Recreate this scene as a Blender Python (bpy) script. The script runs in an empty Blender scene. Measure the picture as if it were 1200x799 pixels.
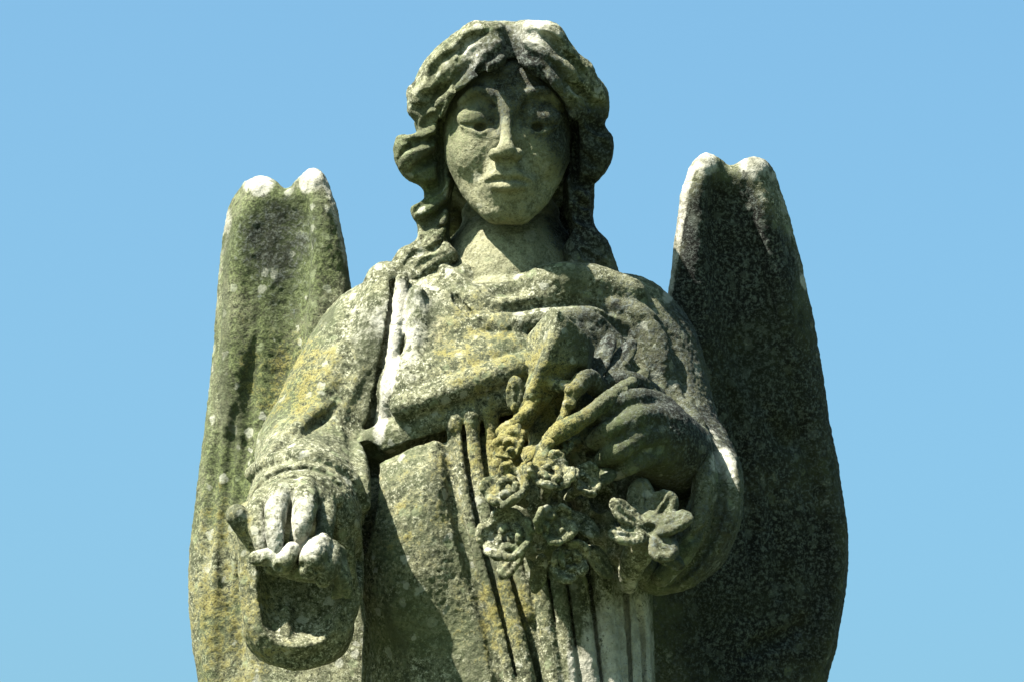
import bpy, math, time
import numpy as np
T0 = time.time()
rad = math.radians

# ------------------------------------------------------------------ camera, sky, sun, exposure
scene = bpy.context.scene
PITCH = rad(14.0)
CAM = np.array([0.0, -6.0, 1.6])
DIST = 6.0 / math.cos(PITCH)
cam_data = bpy.data.cameras.new('camera')
cam_data.sensor_width = 36.0
cam_data.lens = 36.0 * DIST / 1.2
cam_data.clip_start = 0.05
cam_data.clip_end = 5000.0
cam = bpy.data.objects.new('camera', cam_data)
cam.location = CAM
cam.rotation_euler = (math.pi / 2 + PITCH, 0, 0)
scene.collection.objects.link(cam)
scene.camera = cam

SUN_TO = np.array([-1.0, -0.64, 1.62])          # direction from the statue towards the sun
SUN_TO /= np.linalg.norm(SUN_TO)
SUN_EL = math.asin(SUN_TO[2])
SUN_AZ = math.atan2(SUN_TO[0], SUN_TO[1])
world = bpy.data.worlds.new('World')
scene.world = world
world.use_nodes = True
wn = world.node_tree
wn.nodes.clear()
w_out = wn.nodes.new('ShaderNodeOutputWorld')
w_bg = wn.nodes.new('ShaderNodeBackground')
w_sky = wn.nodes.new('ShaderNodeTexSky')
w_sky.sky_type = 'NISHITA'
w_sky.sun_disc = False
w_sky.sun_elevation = SUN_EL
w_sky.sun_rotation = SUN_AZ
w_sky.air_density = 1.0
w_sky.dust_density = 5.5
w_sky.ozone_density = 2.0
w_bg.inputs['Strength'].default_value = 0.05
w_tint = wn.nodes.new('ShaderNodeMix'); w_tint.data_type = 'RGBA'; w_tint.blend_type = 'MULTIPLY'
w_tint.inputs['Factor'].default_value = 1.0
w_tint.inputs[7].default_value = (0.52, 0.81, 0.83, 1)
wn.links.new(w_sky.outputs[0], w_tint.inputs[6])
wn.links.new(w_tint.outputs[2], w_bg.inputs['Color'])
wn.links.new(w_bg.outputs[0], w_out.inputs['Surface'])

sun_data = bpy.data.lights.new('sun', 'SUN')
sun_data.energy = 5.0
sun_data.angle = rad(0.5)
sun_data.color = (1.0, 0.95, 0.86)
sun = bpy.data.objects.new('sun', sun_data)
from mathutils import Vector
sun.rotation_euler = Vector(SUN_TO).to_track_quat('Z', 'Y').to_euler()
sun.location = (-3, -3, 9)
scene.collection.objects.link(sun)

scene.view_settings.view_transform = 'Standard'
scene.view_settings.look = 'None'
scene.view_settings.exposure = 2.65
scene.view_settings.gamma = 1.0
scene.view_settings.use_curve_mapping = False

# ------------------------------------------------------------------ helpers: places in the scene
CP, SP = math.cos(PITCH), math.sin(PITCH)
VD = np.array([0, CP, SP]); VU = np.array([0, -SP, CP]); VR = np.array([1.0, 0, 0])

def ray(px, py):
    d = VD * DIST + VR * ((px - 600) * 0.001) + VU * ((399.5 - py) * 0.001)
    return d / np.linalg.norm(d)

def V(px, py, y):
    """point of the statue seen at (px, py) of the 1200 px wide photograph, standing at depth y"""
    d = ray(px, py)
    return CAM + d * ((y - CAM[1]) / d[1])

def to_px(P):
    q = P - CAM
    dep = q @ VD
    return 600 + (q[:, 0] / dep) * DIST * 1000, 399.5 - (q @ VU / dep) * DIST * 1000

def spline(pts, n=6):
    """Catmull-Rom through the points (any number of columns)"""
    p = np.asarray(pts, float)
    if len(p) < 3:
        return np.array([p[0] + (p[-1] - p[0]) * t for t in np.linspace(0, 1, n + 1)])
    q = np.vstack([2 * p[0] - p[1], p, 2 * p[-1] - p[-2]])
    out = []
    for i in range(1, len(q) - 2):
        a, b, c, d = q[i - 1], q[i], q[i + 1], q[i + 2]
        for t in np.arange(n) / n:
            out.append(0.5 * ((2 * b) + (c - a) * t + (2 * a - 5 * b + 4 * c - d) * t * t + (3 * b - a - 3 * c + d) * t ** 3))
    out.append(p[-1])
    return np.array(out)

# ------------------------------------------------------------------ helpers: carving in a distance field
def smin(a, b, k):
    if k <= 0:
        return np.minimum(a, b)
    h = np.maximum(k - np.abs(a - b), 0) / k
    return np.minimum(a, b) - h * h * (k * 0.25)

class Stone:
    def __init__(s, lo, hi, h):
        s.lo = np.minimum(lo, hi).astype(np.float64); hi = np.maximum(lo, hi)
        s.h = h
        s.n = np.ceil((hi - s.lo) / h).astype(int) + 1
        s.f = np.full(s.n, 0.06, np.float32)

    def region(s, lo, hi):
        a = np.clip(np.floor((lo - s.lo) / s.h).astype(int), 0, s.n)
        b = np.clip(np.ceil((hi - s.lo) / s.h).astype(int) + 1, 0, s.n)
        if np.any(b <= a):
            return None
        sl = tuple(slice(i, j) for i, j in zip(a, b))
        g = [(s.lo[i] + s.h * np.arange(a[i], b[i])).astype(np.float32) for i in range(3)]
        return sl, g[0][:, None, None], g[1][None, :, None], g[2][None, None, :]

    def mix(s, sl, d, k, carve):
        if carve:
            s.f[sl] = -smin(-s.f[sl], d, k)
        else:
            s.f[sl] = smin(s.f[sl], d, k)

    def ell(s, c, r, k=0.008, R=None, carve=False, cut=None):
        c = np.asarray(c, float); r = np.asarray(r, float) * np.ones(3)
        ext = (np.max(r) if R is not None else r) + k + 3 * s.h
        g = s.region(c - ext, c + ext)
        if g is None:
            return s
        sl, X, Y, Z = g
        X = X - c[0]; Y = Y - c[1]; Z = Z - c[2]
        if R is not None:
            X, Y, Z = (X * R[i][0] + Y * R[i][1] + Z * R[i][2] for i in range(3))
        k0 = np.sqrt((X / r[0]) ** 2 + (Y / r[1]) ** 2 + (Z / r[2]) ** 2)
        k1 = np.sqrt((X / r[0] ** 2) ** 2 + (Y / r[1] ** 2) ** 2 + (Z / r[2] ** 2) ** 2)
        d = (k0 * (k0 - 1) / np.maximum(k1, 1e-6)).astype(np.float32)
        if cut is not None:                       # keep only the side of a plane (in the local frame): n.p < o
            nrm, o = cut
            d = np.maximum(d, (X * nrm[0] + Y * nrm[1] + Z * nrm[2] - o).astype(np.float32))
        s.mix(sl, d, k, carve)
        return s

    def tube(s, pts, r, k=0.008, carve=False, sp=0, flat=None):
        pts = np.asarray(pts, float)
        r = np.asarray(r, float) * np.ones(len(pts))
        if sp:
            q = spline(np.column_stack([pts, r]), sp); pts, r = q[:, :3], q[:, 3]
        pad = r.max() * (1 if flat is None else max(1, flat[1])) + k + 3 * s.h
        g = s.region(pts.min(0) - pad, pts.max(0) + pad)
        if g is None:
            return s
        sl0 = g[0]
        base = np.array([q.start for q in sl0])
        D = np.full(tuple(q.stop - q.start for q in sl0), 0.06, np.float32)
        for i in range(len(pts) - 1):
            a, b = pts[i], pts[i + 1]
            g = s.region(np.minimum(a, b) - pad, np.maximum(a, b) + pad)
            if g is None:
                continue
            sl, X, Y, Z = g
            ab = b - a
            L = max(ab @ ab, 1e-12)
            X = X - a[0]; Y = Y - a[1]; Z = Z - a[2]
            t = np.clip((X * ab[0] + Y * ab[1] + Z * ab[2]) / L, 0, 1)
            X = X - t * ab[0]; Y = Y - t * ab[1]; Z = Z - t * ab[2]
            q = X * X + Y * Y + Z * Z
            if flat is not None:                  # widen across a direction: (unit vector, factor)
                u, fct = flat
                w = X * u[0] + Y * u[1] + Z * u[2]
                q = q + w * w * (1 / fct ** 2 - 1)
            d = (np.sqrt(np.maximum(q, 0)) - (r[i] + t * (r[i + 1] - r[i]))).astype(np.float32)
            sub = tuple(slice(q.start - o, q.stop - o) for q, o in zip(sl, base))
            D[sub] = np.minimum(D[sub], d)
        s.mix(sl0, D, k, carve)
        return s

    def sample(s, P):
        q = (P - s.lo) / s.h
        i = np.floor(q).astype(int)
        ok = np.all((i >= 0) & (i < s.n - 1), axis=-1)
        i = np.clip(i, 0, s.n - 2); t = q - i
        out = 0
        for dx in (0, 1):
            for dy in (0, 1):
                for dz in (0, 1):
                    w = (t[..., 0] if dx else 1 - t[..., 0]) * (t[..., 1] if dy else 1 - t[..., 1]) * (t[..., 2] if dz else 1 - t[..., 2])
                    out = out + w * s.f[i[..., 0] + dx, i[..., 1] + dy, i[..., 2] + dz]
        return np.where(ok, out, 0.05)

    def hit(s, px, py):
        """where the sculptor's line of sight first meets the stone"""
        d = ray(px, py)
        ts = np.arange(DIST - 0.55, DIST + 0.45, s.h * 0.5)
        f = s.sample(CAM + d * ts[:, None])
        j = np.argmax(f < 0)
        if f[j] >= 0:
            return None
        if j == 0:
            return CAM + d * ts[0]
        a, b = f[j - 1], f[j]
        return CAM + d * (ts[j - 1] + (ts[j] - ts[j - 1]) * a / (a - b))

    def stroke(s, pts, r, h=0.006, k=0.006, carve=False, n=6, smooth=7, taper=0.0, flat=None):
        """a ridge (or groove) chiselled along a line drawn over the present surface; r, h in metres;
        pts: (px, py) or (px, py, scale)"""
        p = [tuple(q) + ((1.0,) if len(q) == 2 else ()) for q in pts]
        q = spline(p, n)
        hits = [s.hit(a, b) for a, b, _ in q]
        keep = [i for i, x in enumerate(hits) if x is not None]
        if len(keep) < 2:
            return s
        P = np.array([hits[i] for i in keep]); sc = np.maximum(q[keep, 2], 0.05)
        dep = np.linalg.norm(P - CAM, axis=1)
        d0 = (P - CAM) / dep[:, None]
        for _ in range(smooth):
            e = np.concatenate([[dep[0]], dep, [dep[-1]]])
            dep = 0.25 * e[:-2] + 0.5 * e[1:-1] + 0.25 * e[2:]
        if taper:
            u = np.linspace(0, 1, len(sc))
            sc = sc * np.clip(np.minimum(u, 1 - u) / taper, 0.12, 1)
        rr = r * sc
        off = (rr - h * sc) if not carve else -(rr - h * sc)
        s.tube(CAM + d0 * (dep + off)[:, None], rr, k, carve, 0, flat)
        return s

    def mesh(s):
        """naive surface nets -> vertices, quads"""
        f = s.f
        f[0] = f[-1] = 0.03; f[:, 0] = f[:, -1] = 0.03; f[:, :, 0] = f[:, :, -1] = 0.03
        ins = f < 0
        n = np.array(f.shape)
        cnt = np.zeros(n - 1, np.uint8)
        for dx in (0, 1):
            for dy in (0, 1):
                for dz in (0, 1):
                    cnt += ins[dx:n[0] - 1 + dx, dy:n[1] - 1 + dy, dz:n[2] - 1 + dz]
        act = np.argwhere((cnt > 0) & (cnt < 8))
        idx = np.full(n - 1, -1, np.int32)
        idx[act[:, 0], act[:, 1], act[:, 2]] = np.arange(len(act))
        acc = np.zeros((len(act), 3)); num = np.zeros(len(act))
        cs = [(dx, dy, dz) for dx in (0, 1) for dy in (0, 1) for dz in (0, 1)]
        val = {c: f[act[:, 0] + c[0], act[:, 1] + c[1], act[:, 2] + c[2]] for c in cs}
        for c in cs:
            for ax in range(3):
                if c[ax] == 0:
                    e = list(c); e[ax] = 1; e = tuple(e)
                    a, b = val[c], val[e]
                    m = (a < 0) != (b < 0)
                    t = np.where(m, a / np.where(m, a - b, 1), 0)
                    P = np.tile(np.array(c, float), (len(act), 1)); P[:, ax] = t
                    acc += np.where(m[:, None], P, 0); num += m
        vert = s.lo + s.h * (act + acc / num[:, None])
        quads = []
        for ax in range(3):
            o1, o2 = (ax + 1) % 3, (ax + 2) % 3
            a = [slice(1, -1)] * 3; b = [slice(1, -1)] * 3
            a[ax] = slice(0, n[ax] - 1); b[ax] = slice(1, n[ax])
            A, B = ins[tuple(a)], ins[tuple(b)]
            e = np.argwhere(A != B)
            if not len(e):
                continue
            up = A[e[:, 0], e[:, 1], e[:, 2]]
            e[:, o1] += 1; e[:, o2] += 1
            def cell(p, q):
                c = e.copy(); c[:, o1] -= p; c[:, o2] -= q
                return idx[c[:, 0], c[:, 1], c[:, 2]]
            Q = np.column_stack([cell(1, 1), cell(0, 1), cell(0, 0), cell(1, 0)])
            Q[~up] = Q[~up][:, ::-1]
            quads.append(Q)
        return vert, np.vstack(quads)

def vnoise(P, scale, seed=0):
    """smooth value noise -1..1"""
    q = P / scale + seed * 17.31 + 1000.0
    i = np.floor(q).astype(np.int64); t = q - i
    t = t * t * (3 - 2 * t)
    out = np.zeros(len(P))
    for dx in (0, 1):
        for dy in (0, 1):
            for dz in (0, 1):
                hsh = ((i[:, 0] + dx) * 73856093) ^ ((i[:, 1] + dy) * 19349663) ^ ((i[:, 2] + dz) * 83492791)
                hsh = (hsh * 1103515245 + 12345) & 0x7fffffff
                hsh = ((hsh >> 13) ^ hsh) * 1274126177 & 0x7fffffff
                w = (t[:, 0] if dx else 1 - t[:, 0]) * (t[:, 1] if dy else 1 - t[:, 1]) * (t[:, 2] if dz else 1 - t[:, 2])
                out += w * ((hsh & 0xffff) / 32767.5 - 1)
    return out

def new_empty(name, loc, parent=None):
    o = bpy.data.objects.new(name, None)
    o.empty_display_size = 0.1
    o.location = loc
    scene.collection.objects.link(o)
    return o

def raw_mesh(name, vert, quads, mat, parent=None, attrs=None, smooth=True):
    me = bpy.data.meshes.new(name)
    me.vertices.add(len(vert)); me.vertices.foreach_set('co', np.ascontiguousarray(vert, np.float32).ravel())
    k = quads.shape[1]
    me.loops.add(len(quads) * k); me.loops.foreach_set('vertex_index', np.ascontiguousarray(quads, np.int32).ravel())
    me.polygons.add(len(quads)); me.polygons.foreach_set('loop_start', np.arange(0, len(quads) * k, k, dtype=np.int32))
    me.polygons.foreach_set('use_smooth', np.full(len(quads), smooth))
    me.update(calc_edges=True)
    if attrs:
        for nm, a in attrs.items():
            at = me.attributes.new(nm, 'FLOAT', 'POINT')
            at.data.foreach_set('value', np.ascontiguousarray(a, np.float32))
    me.materials.append(mat)
    o = bpy.data.objects.new(name, me)
    scene.collection.objects.link(o)
    if parent is not None:
        o.parent = parent
    return o

def normals_of(vert, quads):
    a = vert[quads[:, 2]] - vert[quads[:, 0]]; b = vert[quads[:, 3]] - vert[quads[:, 1]]
    fn = np.cross(a, b)
    vn = np.zeros_like(vert)
    for c in range(4):
        for ax in range(3):
            vn[:, ax] += np.bincount(quads[:, c], fn[:, ax], len(vert))
    return vn / np.maximum(np.linalg.norm(vn, axis=1), 1e-12)[:, None]

# ------------------------------------------------------------------ material: weathered, lichen-grown marble
def stone_material(name, fine_scale=1.0, contrast=1.0):
    m = bpy.data.materials.new(name); m.use_nodes = True
    nt = m.node_tree; N = nt.nodes; N.clear(); L = nt.links.new
    out = N.new('ShaderNodeOutputMaterial'); bs = N.new('ShaderNodeBsdfPrincipled')
    L(bs.outputs[0], out.inputs['Surface'])
    tc = N.new('ShaderNodeTexCoord')
    def noise(scale, detail=5, rough=0.6, dist=0.0):
        n = N.new('ShaderNodeTexNoise'); n.inputs['Scale'].default_value = scale
        n.inputs['Detail'].default_value = detail; n.inputs['Roughness'].default_value = rough
        n.inputs['Distortion'].default_value = dist
        L(tc.outputs['Object'], n.inputs['Vector']); return n.outputs['Fac']
    def math_(op, a, b=None, c=None, clamp=False):
        n = N.new('ShaderNodeMath'); n.operation = op; n.use_clamp = clamp
        for i, v in enumerate((a, b, c)):
            if v is None: continue
            if isinstance(v, (int, float)): n.inputs[i].default_value = v
            else: L(v, n.inputs[i])
        return n.outputs[0]
    def step(v, lo, hi):
        n = N.new('ShaderNodeMapRange'); n.interpolation_type = 'SMOOTHSTEP'
        L(v, n.inputs['Value']); n.inputs['From Min'].default_value = lo; n.inputs['From Max'].default_value = hi
        return n.outputs['Result']
    def mixc(fac, a, b):
        n = N.new('ShaderNodeMix'); n.data_type = 'RGBA'
        if isinstance(fac, (int, float)): n.inputs['Factor'].default_value = fac
        else: L(fac, n.inputs['Factor'])
        for i, v in ((6, a), (7, b)):
            if isinstance(v, tuple): n.inputs[i].default_value = v + (1,)
            else: L(v, n.inputs[i])
        return n.outputs[2]
    def attr(nm):
        n = N.new('ShaderNodeAttribute'); n.attribute_name = nm; return n.outputs['Fac']
    wash_light, grime_shade, lichen, moss = attr('wash_light'), attr('grime_shade'), attr('lichen'), attr('moss')
    big, mid, fine, grain = noise(10, 5, 0.65), noise(45 * fine_scale, 6, 0.7), noise(170 * fine_scale, 4, 0.7), noise(420 * fine_scale ** .5, 3, 0.7)
    speck = math_('MULTIPLY_ADD', fine, 0.6, math_('MULTIPLY', grain, 0.4))
    # bare stone under everything
    bare = mixc(step(mid, 0.35, 0.65), (0.17, 0.163, 0.13), (0.27, 0.263, 0.225))
    # weathered crust: grey green with brown and pale flecks
    crust = mixc(step(mid, 0.36, 0.62), tuple((1 - contrast) * m_ + contrast * v_ for v_, m_ in zip((0.028, 0.031, 0.015), (0.14, 0.135, 0.080))), tuple((1 - contrast) * m_ + contrast * v_ for v_, m_ in zip((0.098, 0.098, 0.058), (0.22, 0.21, 0.13))))
    crust = mixc(math_('MULTIPLY', step(speck, 0.51, 0.60), 0.85 * contrast), crust, (0.26, 0.255, 0.19))
    crust = mixc(math_('MULTIPLY', step(speck, 0.47, 0.40), 0.9 * contrast), crust, (0.010, 0.011, 0.006))
    crust = mixc(math_('MULTIPLY', step(big, 0.48, 0.66), 0.6 * contrast), crust, (0.042, 0.050, 0.024))
    crust = mixc(math_('MULTIPLY', step(math_('ADD', math_('MULTIPLY', moss, 0.35), math_('MULTIPLY_ADD', big, 0.4, math_('MULTIPLY', fine, 0.6))), 0.56, 0.80), 0.9), crust, mixc(step(speck, 0.42, 0.60), (0.014, 0.020, 0.006), (0.068, 0.082, 0.030)))
    # round crusts of pale lichen, scattered
    vo = N.new('ShaderNodeTexVoronoi'); vo.inputs['Scale'].default_value = 62
    vm = N.new('ShaderNodeVectorMath'); vm.operation = 'MULTIPLY_ADD'
    ncol = N.new('ShaderNodeTexNoise'); ncol.inputs['Scale'].default_value = 90; L(tc.outputs['Object'], ncol.inputs['Vector'])
    L(ncol.outputs['Color'], vm.inputs[0]); vm.inputs[1].default_value = (0.014,) * 3; L(tc.outputs['Object'], vm.inputs[2]); L(vm.outputs[0], vo.inputs['Vector'])
    sep = N.new('ShaderNodeSeparateColor'); L(vo.outputs['Color'], sep.inputs[0])
    ros = math_('MULTIPLY', step(vo.outputs['Distance'], 0.42, 0.30), step(sep.outputs[0], 0.66, 0.70))
    crust = mixc(math_('MULTIPLY', ros, 0.55 * contrast), crust, mixc(step(sep.outputs[1], 0.4, 0.6), (0.22, 0.22, 0.18), (0.11, 0.125, 0.07)))
    # dirt carried down by rain
    mp = N.new('ShaderNodeMapping'); mp.inputs['Scale'].default_value = (1, 1, 0.12); L(tc.outputs['Object'], mp.inputs['Vector'])
    sn = N.new('ShaderNodeTexNoise'); sn.inputs['Scale'].default_value = 30; sn.inputs['Detail'].default_value = 4; L(mp.outputs[0], sn.inputs['Vector'])
    run = step(sn.outputs['Fac'], 0.52, 0.66)
    crust = mixc(math_('MULTIPLY', run, 0.62 * contrast), crust, (0.030, 0.033, 0.018))
    # yellow-ochre lichen patches
    ly = math_('MULTIPLY', step(math_('ADD', math_('MULTIPLY', lichen, 0.16), math_('MULTIPLY_ADD', mid, 0.5, math_('MULTIPLY', speck, 0.5))), 0.58, 0.68), 0.8)
    crust = mixc(ly, crust, mixc(step(grain, 0.4, 0.6), (0.060, 0.048, 0.008), (0.135, 0.120, 0.036)))
    # black crusts and painted shade: spots where grime is low, nearly closed where it is high
    gv = math_('ADD', math_('MULTIPLY', grime_shade, 0.5), math_('MULTIPLY_ADD', speck, 0.6, math_('MULTIPLY', mid, 0.4)))
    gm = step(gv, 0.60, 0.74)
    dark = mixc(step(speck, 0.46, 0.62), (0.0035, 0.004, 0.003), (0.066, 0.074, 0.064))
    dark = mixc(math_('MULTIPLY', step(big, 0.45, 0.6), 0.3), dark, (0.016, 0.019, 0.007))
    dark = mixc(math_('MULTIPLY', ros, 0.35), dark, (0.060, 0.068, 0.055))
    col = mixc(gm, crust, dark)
    # rain-washed bare patches and painted brightening, with broken edges
    wv = math_('ADD', math_('MULTIPLY', wash_light, 0.8), math_('MULTIPLY_ADD', mid, 0.6, math_('MULTIPLY', speck, 0.4)))
    wm = math_('MULTIPLY', step(wv, 0.80, 1.06), math_('SUBTRACT', 1.0, math_('MULTIPLY', run, 0.45)))
    spots = step(mid, 0.57, 0.63)
    bare = mixc(math_('MULTIPLY', math_('MULTIPLY', spots, step(fine, 0.45, 0.6)), 0.9), bare, (0.02, 0.02, 0.013))
    col = mixc(wm, col, bare)
    # small pits
    pit = step(grain, 0.57, 0.67)
    col = mixc(math_('MULTIPLY', pit, 0.55), col, (0.012, 0.012, 0.008))
    L(col, bs.inputs['Base Color'])
    bs.inputs['Roughness'].default_value = 0.92
    bs.inputs['Specular IOR Level'].default_value = 0.15
    hgt = math_('MULTIPLY_ADD', fine, 0.6, math_('MULTIPLY_ADD', grain, 0.4, math_('MULTIPLY', mid, 0.5)))
    hgt = math_('SUBTRACT', hgt, math_('MULTIPLY', wm, 0.12))
    bp = N.new('ShaderNodeBump'); bp.inputs['Strength'].default_value = 0.75; bp.inputs['Distance'].default_value = 0.004
    L(hgt, bp.inputs['Height']); L(bp.outputs[0], bs.inputs['Normal'])
    return m

STONE = stone_material('weathered_stone', 1.25)
SKIN = stone_material('weathered_stone_face', 1.7, 0.55)

BASE = np.array([0.0, 0.0, 1.78])
statue = new_empty('angel_statue', BASE)
statue['label'] = 'weathered stone angel with spread wings holding a bouquet, green and black with lichen'
statue['category'] = 'statue'

# weathering, with painted light and shade: (px, py, radius px, amount) of each stain on the statue, per kind
STAINS = {'wash_light': [], 'grime_shade': [], 'lichen': [], 'moss': []}
def stain(kind, *spots):
    STAINS[kind].extend(spots)

def finish(stn, name, parent=statue, rough=(0.0016, 0.0007), bias=(0, 0, 0), split=None, mat=None):
    vert, quads = stn.mesh() if isinstance(stn, Stone) else stn
    nr = normals_of(vert, quads)
    dsp = rough[0] * (vnoise(vert, 0.030, 1) * 0.8 + vnoise(vert, 0.013, 2) * 0.45)
    dsp += rough[1] * (0.55 * vnoise(vert, 0.0061, 3) + 0.7 * vnoise(vert, 0.0031, 4))
    vert = vert + nr * dsp[:, None]
    X, Y = to_px(vert)
    at = {}
    for kind, b in zip(('wash_light', 'grime_shade', 'lichen', 'moss'), tuple(bias) + (.02,)):
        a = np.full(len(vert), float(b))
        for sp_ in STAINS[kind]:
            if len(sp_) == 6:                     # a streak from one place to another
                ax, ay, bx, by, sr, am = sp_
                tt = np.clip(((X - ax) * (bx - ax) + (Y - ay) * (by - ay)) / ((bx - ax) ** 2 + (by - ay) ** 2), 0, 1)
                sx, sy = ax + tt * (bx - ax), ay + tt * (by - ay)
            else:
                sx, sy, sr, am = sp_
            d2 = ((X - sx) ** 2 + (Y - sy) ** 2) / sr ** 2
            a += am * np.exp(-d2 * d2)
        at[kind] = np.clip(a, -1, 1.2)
    vert = vert - BASE
    if split is None:
        return raw_mesh(name, vert, quads, mat or STONE, parent, at)
    lab = split(X, Y, vert + BASE)[quads[:, 0]]
    res = []
    for val, nm in name.items():
        Q = quads[lab == val]
        u, inv = np.unique(Q, return_inverse=True)
        res.append(raw_mesh(nm, vert[u], inv.reshape(Q.shape), STONE, parent, {k: a[u] for k, a in at.items()}))
    return res

def bounds(x0, x1, y0, y1, ya, yb):
    c = np.array([V(px, py, y) for px in (x0, x1) for py in (y0, y1) for y in (ya, yb)])
    return c.min(0), c.max(0)

# ------------------------------------------------------------------ head: face and neck
NOD = rad(5)
EF = -VD * math.cos(NOD) + VU * math.sin(NOD)
EU = VU * math.cos(NOD) + VD * math.sin(NOD)
HO = V(595, 165, -0.060)
HR = np.array([VR, EF, EU])
def H(x, u, f):
    return HO + (VR * x + EU * u + EF * f) * 0.001

def carve_face():
    s = Stone(*bounds(500, 700, 50, 350, -0.17, 0.13), 0.0012)
    E = lambda c, r, k=10, **kw: s.ell(H(*c), np.array(r) * 0.001, k * 0.001, HR, **kw)      # r: (x, f, u)
    Tb = lambda pts, r, k=6, **kw: s.tube([H(*p) for p in pts], np.array(r) * 0.001, k * 0.001, **kw)
    E((0, 32, -35), (76, 92, 92))
    E((-1, 4, -4), (73.5, 64, 74), 14)
    E((0, 50, 4), (58, 47, 44), 20)                      # forehead
    E((1, -84, 32), (22, 20, 17), 34)                    # chin
    E((0, -56, 14), (46, 40, 36), 20)                    # jaw
    for sx in (-1, 1):
        E((sx * 39, -18, 25), (26, 26, 30), 16)          # cheeks
        Tb([(sx * 60, -22, 4), (sx * 44, -60, 17), (sx * 17, -88, 32)], [9, 9, 10], 16, sp=4)     # jaw line
    E((0, -50, 42), (28, 22, 22), 18)                    # mouth mound
    # eye sockets
    for sx in (-1, 1):
        cx = -33 if sx < 0 else 36
        E((cx - sx * 3, 20, 70), (23, 18, 14), 10, carve=True)
        E((sx * 16, 16, 72), (9, 20, 14), 10, carve=True)
    # nose
    Tb([(-2, 42, 52), (-2, 18, 60), (-2, -4, 72), (-2, -20, 82)], [7, 5.8, 7, 9.2], 8, sp=5)
    E((-2, -22, 82), (10.5, 9.5, 8.5), 5)
    for sx in (-1, 1):
        E((-2 + sx * 13.5, -25, 71), (7.5, 11.5, 7.5), 5)
        E((-2 + sx * 7.5, -33, 77), (3.6, 7, 3.8), 2, carve=True)
        cx = -33 if sx < 0 else 36
        Tb([(sx * 19, 46, 58), (cx - sx * 5, 51, 57), (cx + sx * 8, 51, 53), (cx + sx * 22, 40, 38)], [3, 4.6, 5, 3], 9, sp=5)    # brow
        E((cx, 17, 38), (21, 16.5, 14), 4)                                              # eyeball
        E((cx + sx * 1, 21, 39), (25, 19, 17), 2, cut=((sx * 0.12, 0.30, -1), 0.0138))          # heavy upper lid
        Tb([(cx - sx * 17, 11, 50), (cx - sx * 6, 4, 53.5), (cx + sx * 6, 4, 53), (cx + sx * 19, 11, 46)], [1.2, 1.6, 1.6, 1.2], 8, sp=5)   # lower lid
        E((cx - sx * 1, 8.5, 54), (7, 10, 5.2), 2, carve=True)                                    # iris hollow
        Tb([(cx - sx * 18, 11, 53), (cx - sx * 7, 9, 57), (cx + sx * 8, 9, 56), (cx + sx * 21, 13, 47)], [1.5, 3.0, 3.0, 1.5], 2, sp=4, carve=True)
        Tb([(cx - sx * 18, 34, 54), (cx, 40, 57), (cx + sx * 21, 32, 44)], [2.5, 3, 2.5], 4, sp=5, carve=True)     # crease over the lid
        Tb([(sx * 19, -20, 66), (sx * 27, -32, 60), (sx * 31, -46, 52)], [3, 3, 2], 9, sp=4, carve=True)    # cheek fold
    # mouth
    Tb([(-24, -55, 56), (-11, -47, 66), (-1, -49, 69), (9, -47, 66), (25, -55, 55)], [2.6, 5.6, 5.4, 5.6, 2.6], 3.5, sp=5)
    Tb([(-16, -60, 59), (0, -63, 67), (17, -60, 58)], [3.8, 7.6, 3.8], 4.5, sp=6)
    Tb([(-26, -57, 60), (-12, -54, 71), (-1, -56, 75), (10, -54, 71), (27, -57, 59)], [4.4, 2.8, 3, 2.8, 4.4], 2.5, sp=5, carve=True)
    Tb([(-14, -72, 66), (0, -73, 69), (15, -72, 65)], [4, 5, 4], 9, sp=4, carve=True)
    E((-2, -36, 64), (11, 8, 8), 8)
    # neck, joined sharply so that the jaw keeps its edge
    s.tube([V(598, 200, 0.035), V(598, 262, 0.030), V(599, 300, 0.026), V(600, 345, 0.03)], [0.052, 0.055, 0.063, 0.10], 0.007, sp=5)
    s.tube([V(552, 250, 0.005), V(570, 290, -0.020), V(590, 322, -0.048)], [0.008, 0.008, 0.006], 0.020, sp=4)
    s.tube([V(645, 250, 0.005), V(628, 290, -0.020), V(608, 322, -0.048)], [0.008, 0.008, 0.006], 0.020, sp=4)
    s.ell(V(524, 203, -0.03), (0.009, 0.012, 0.014), 0.006)
    return s

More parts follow.
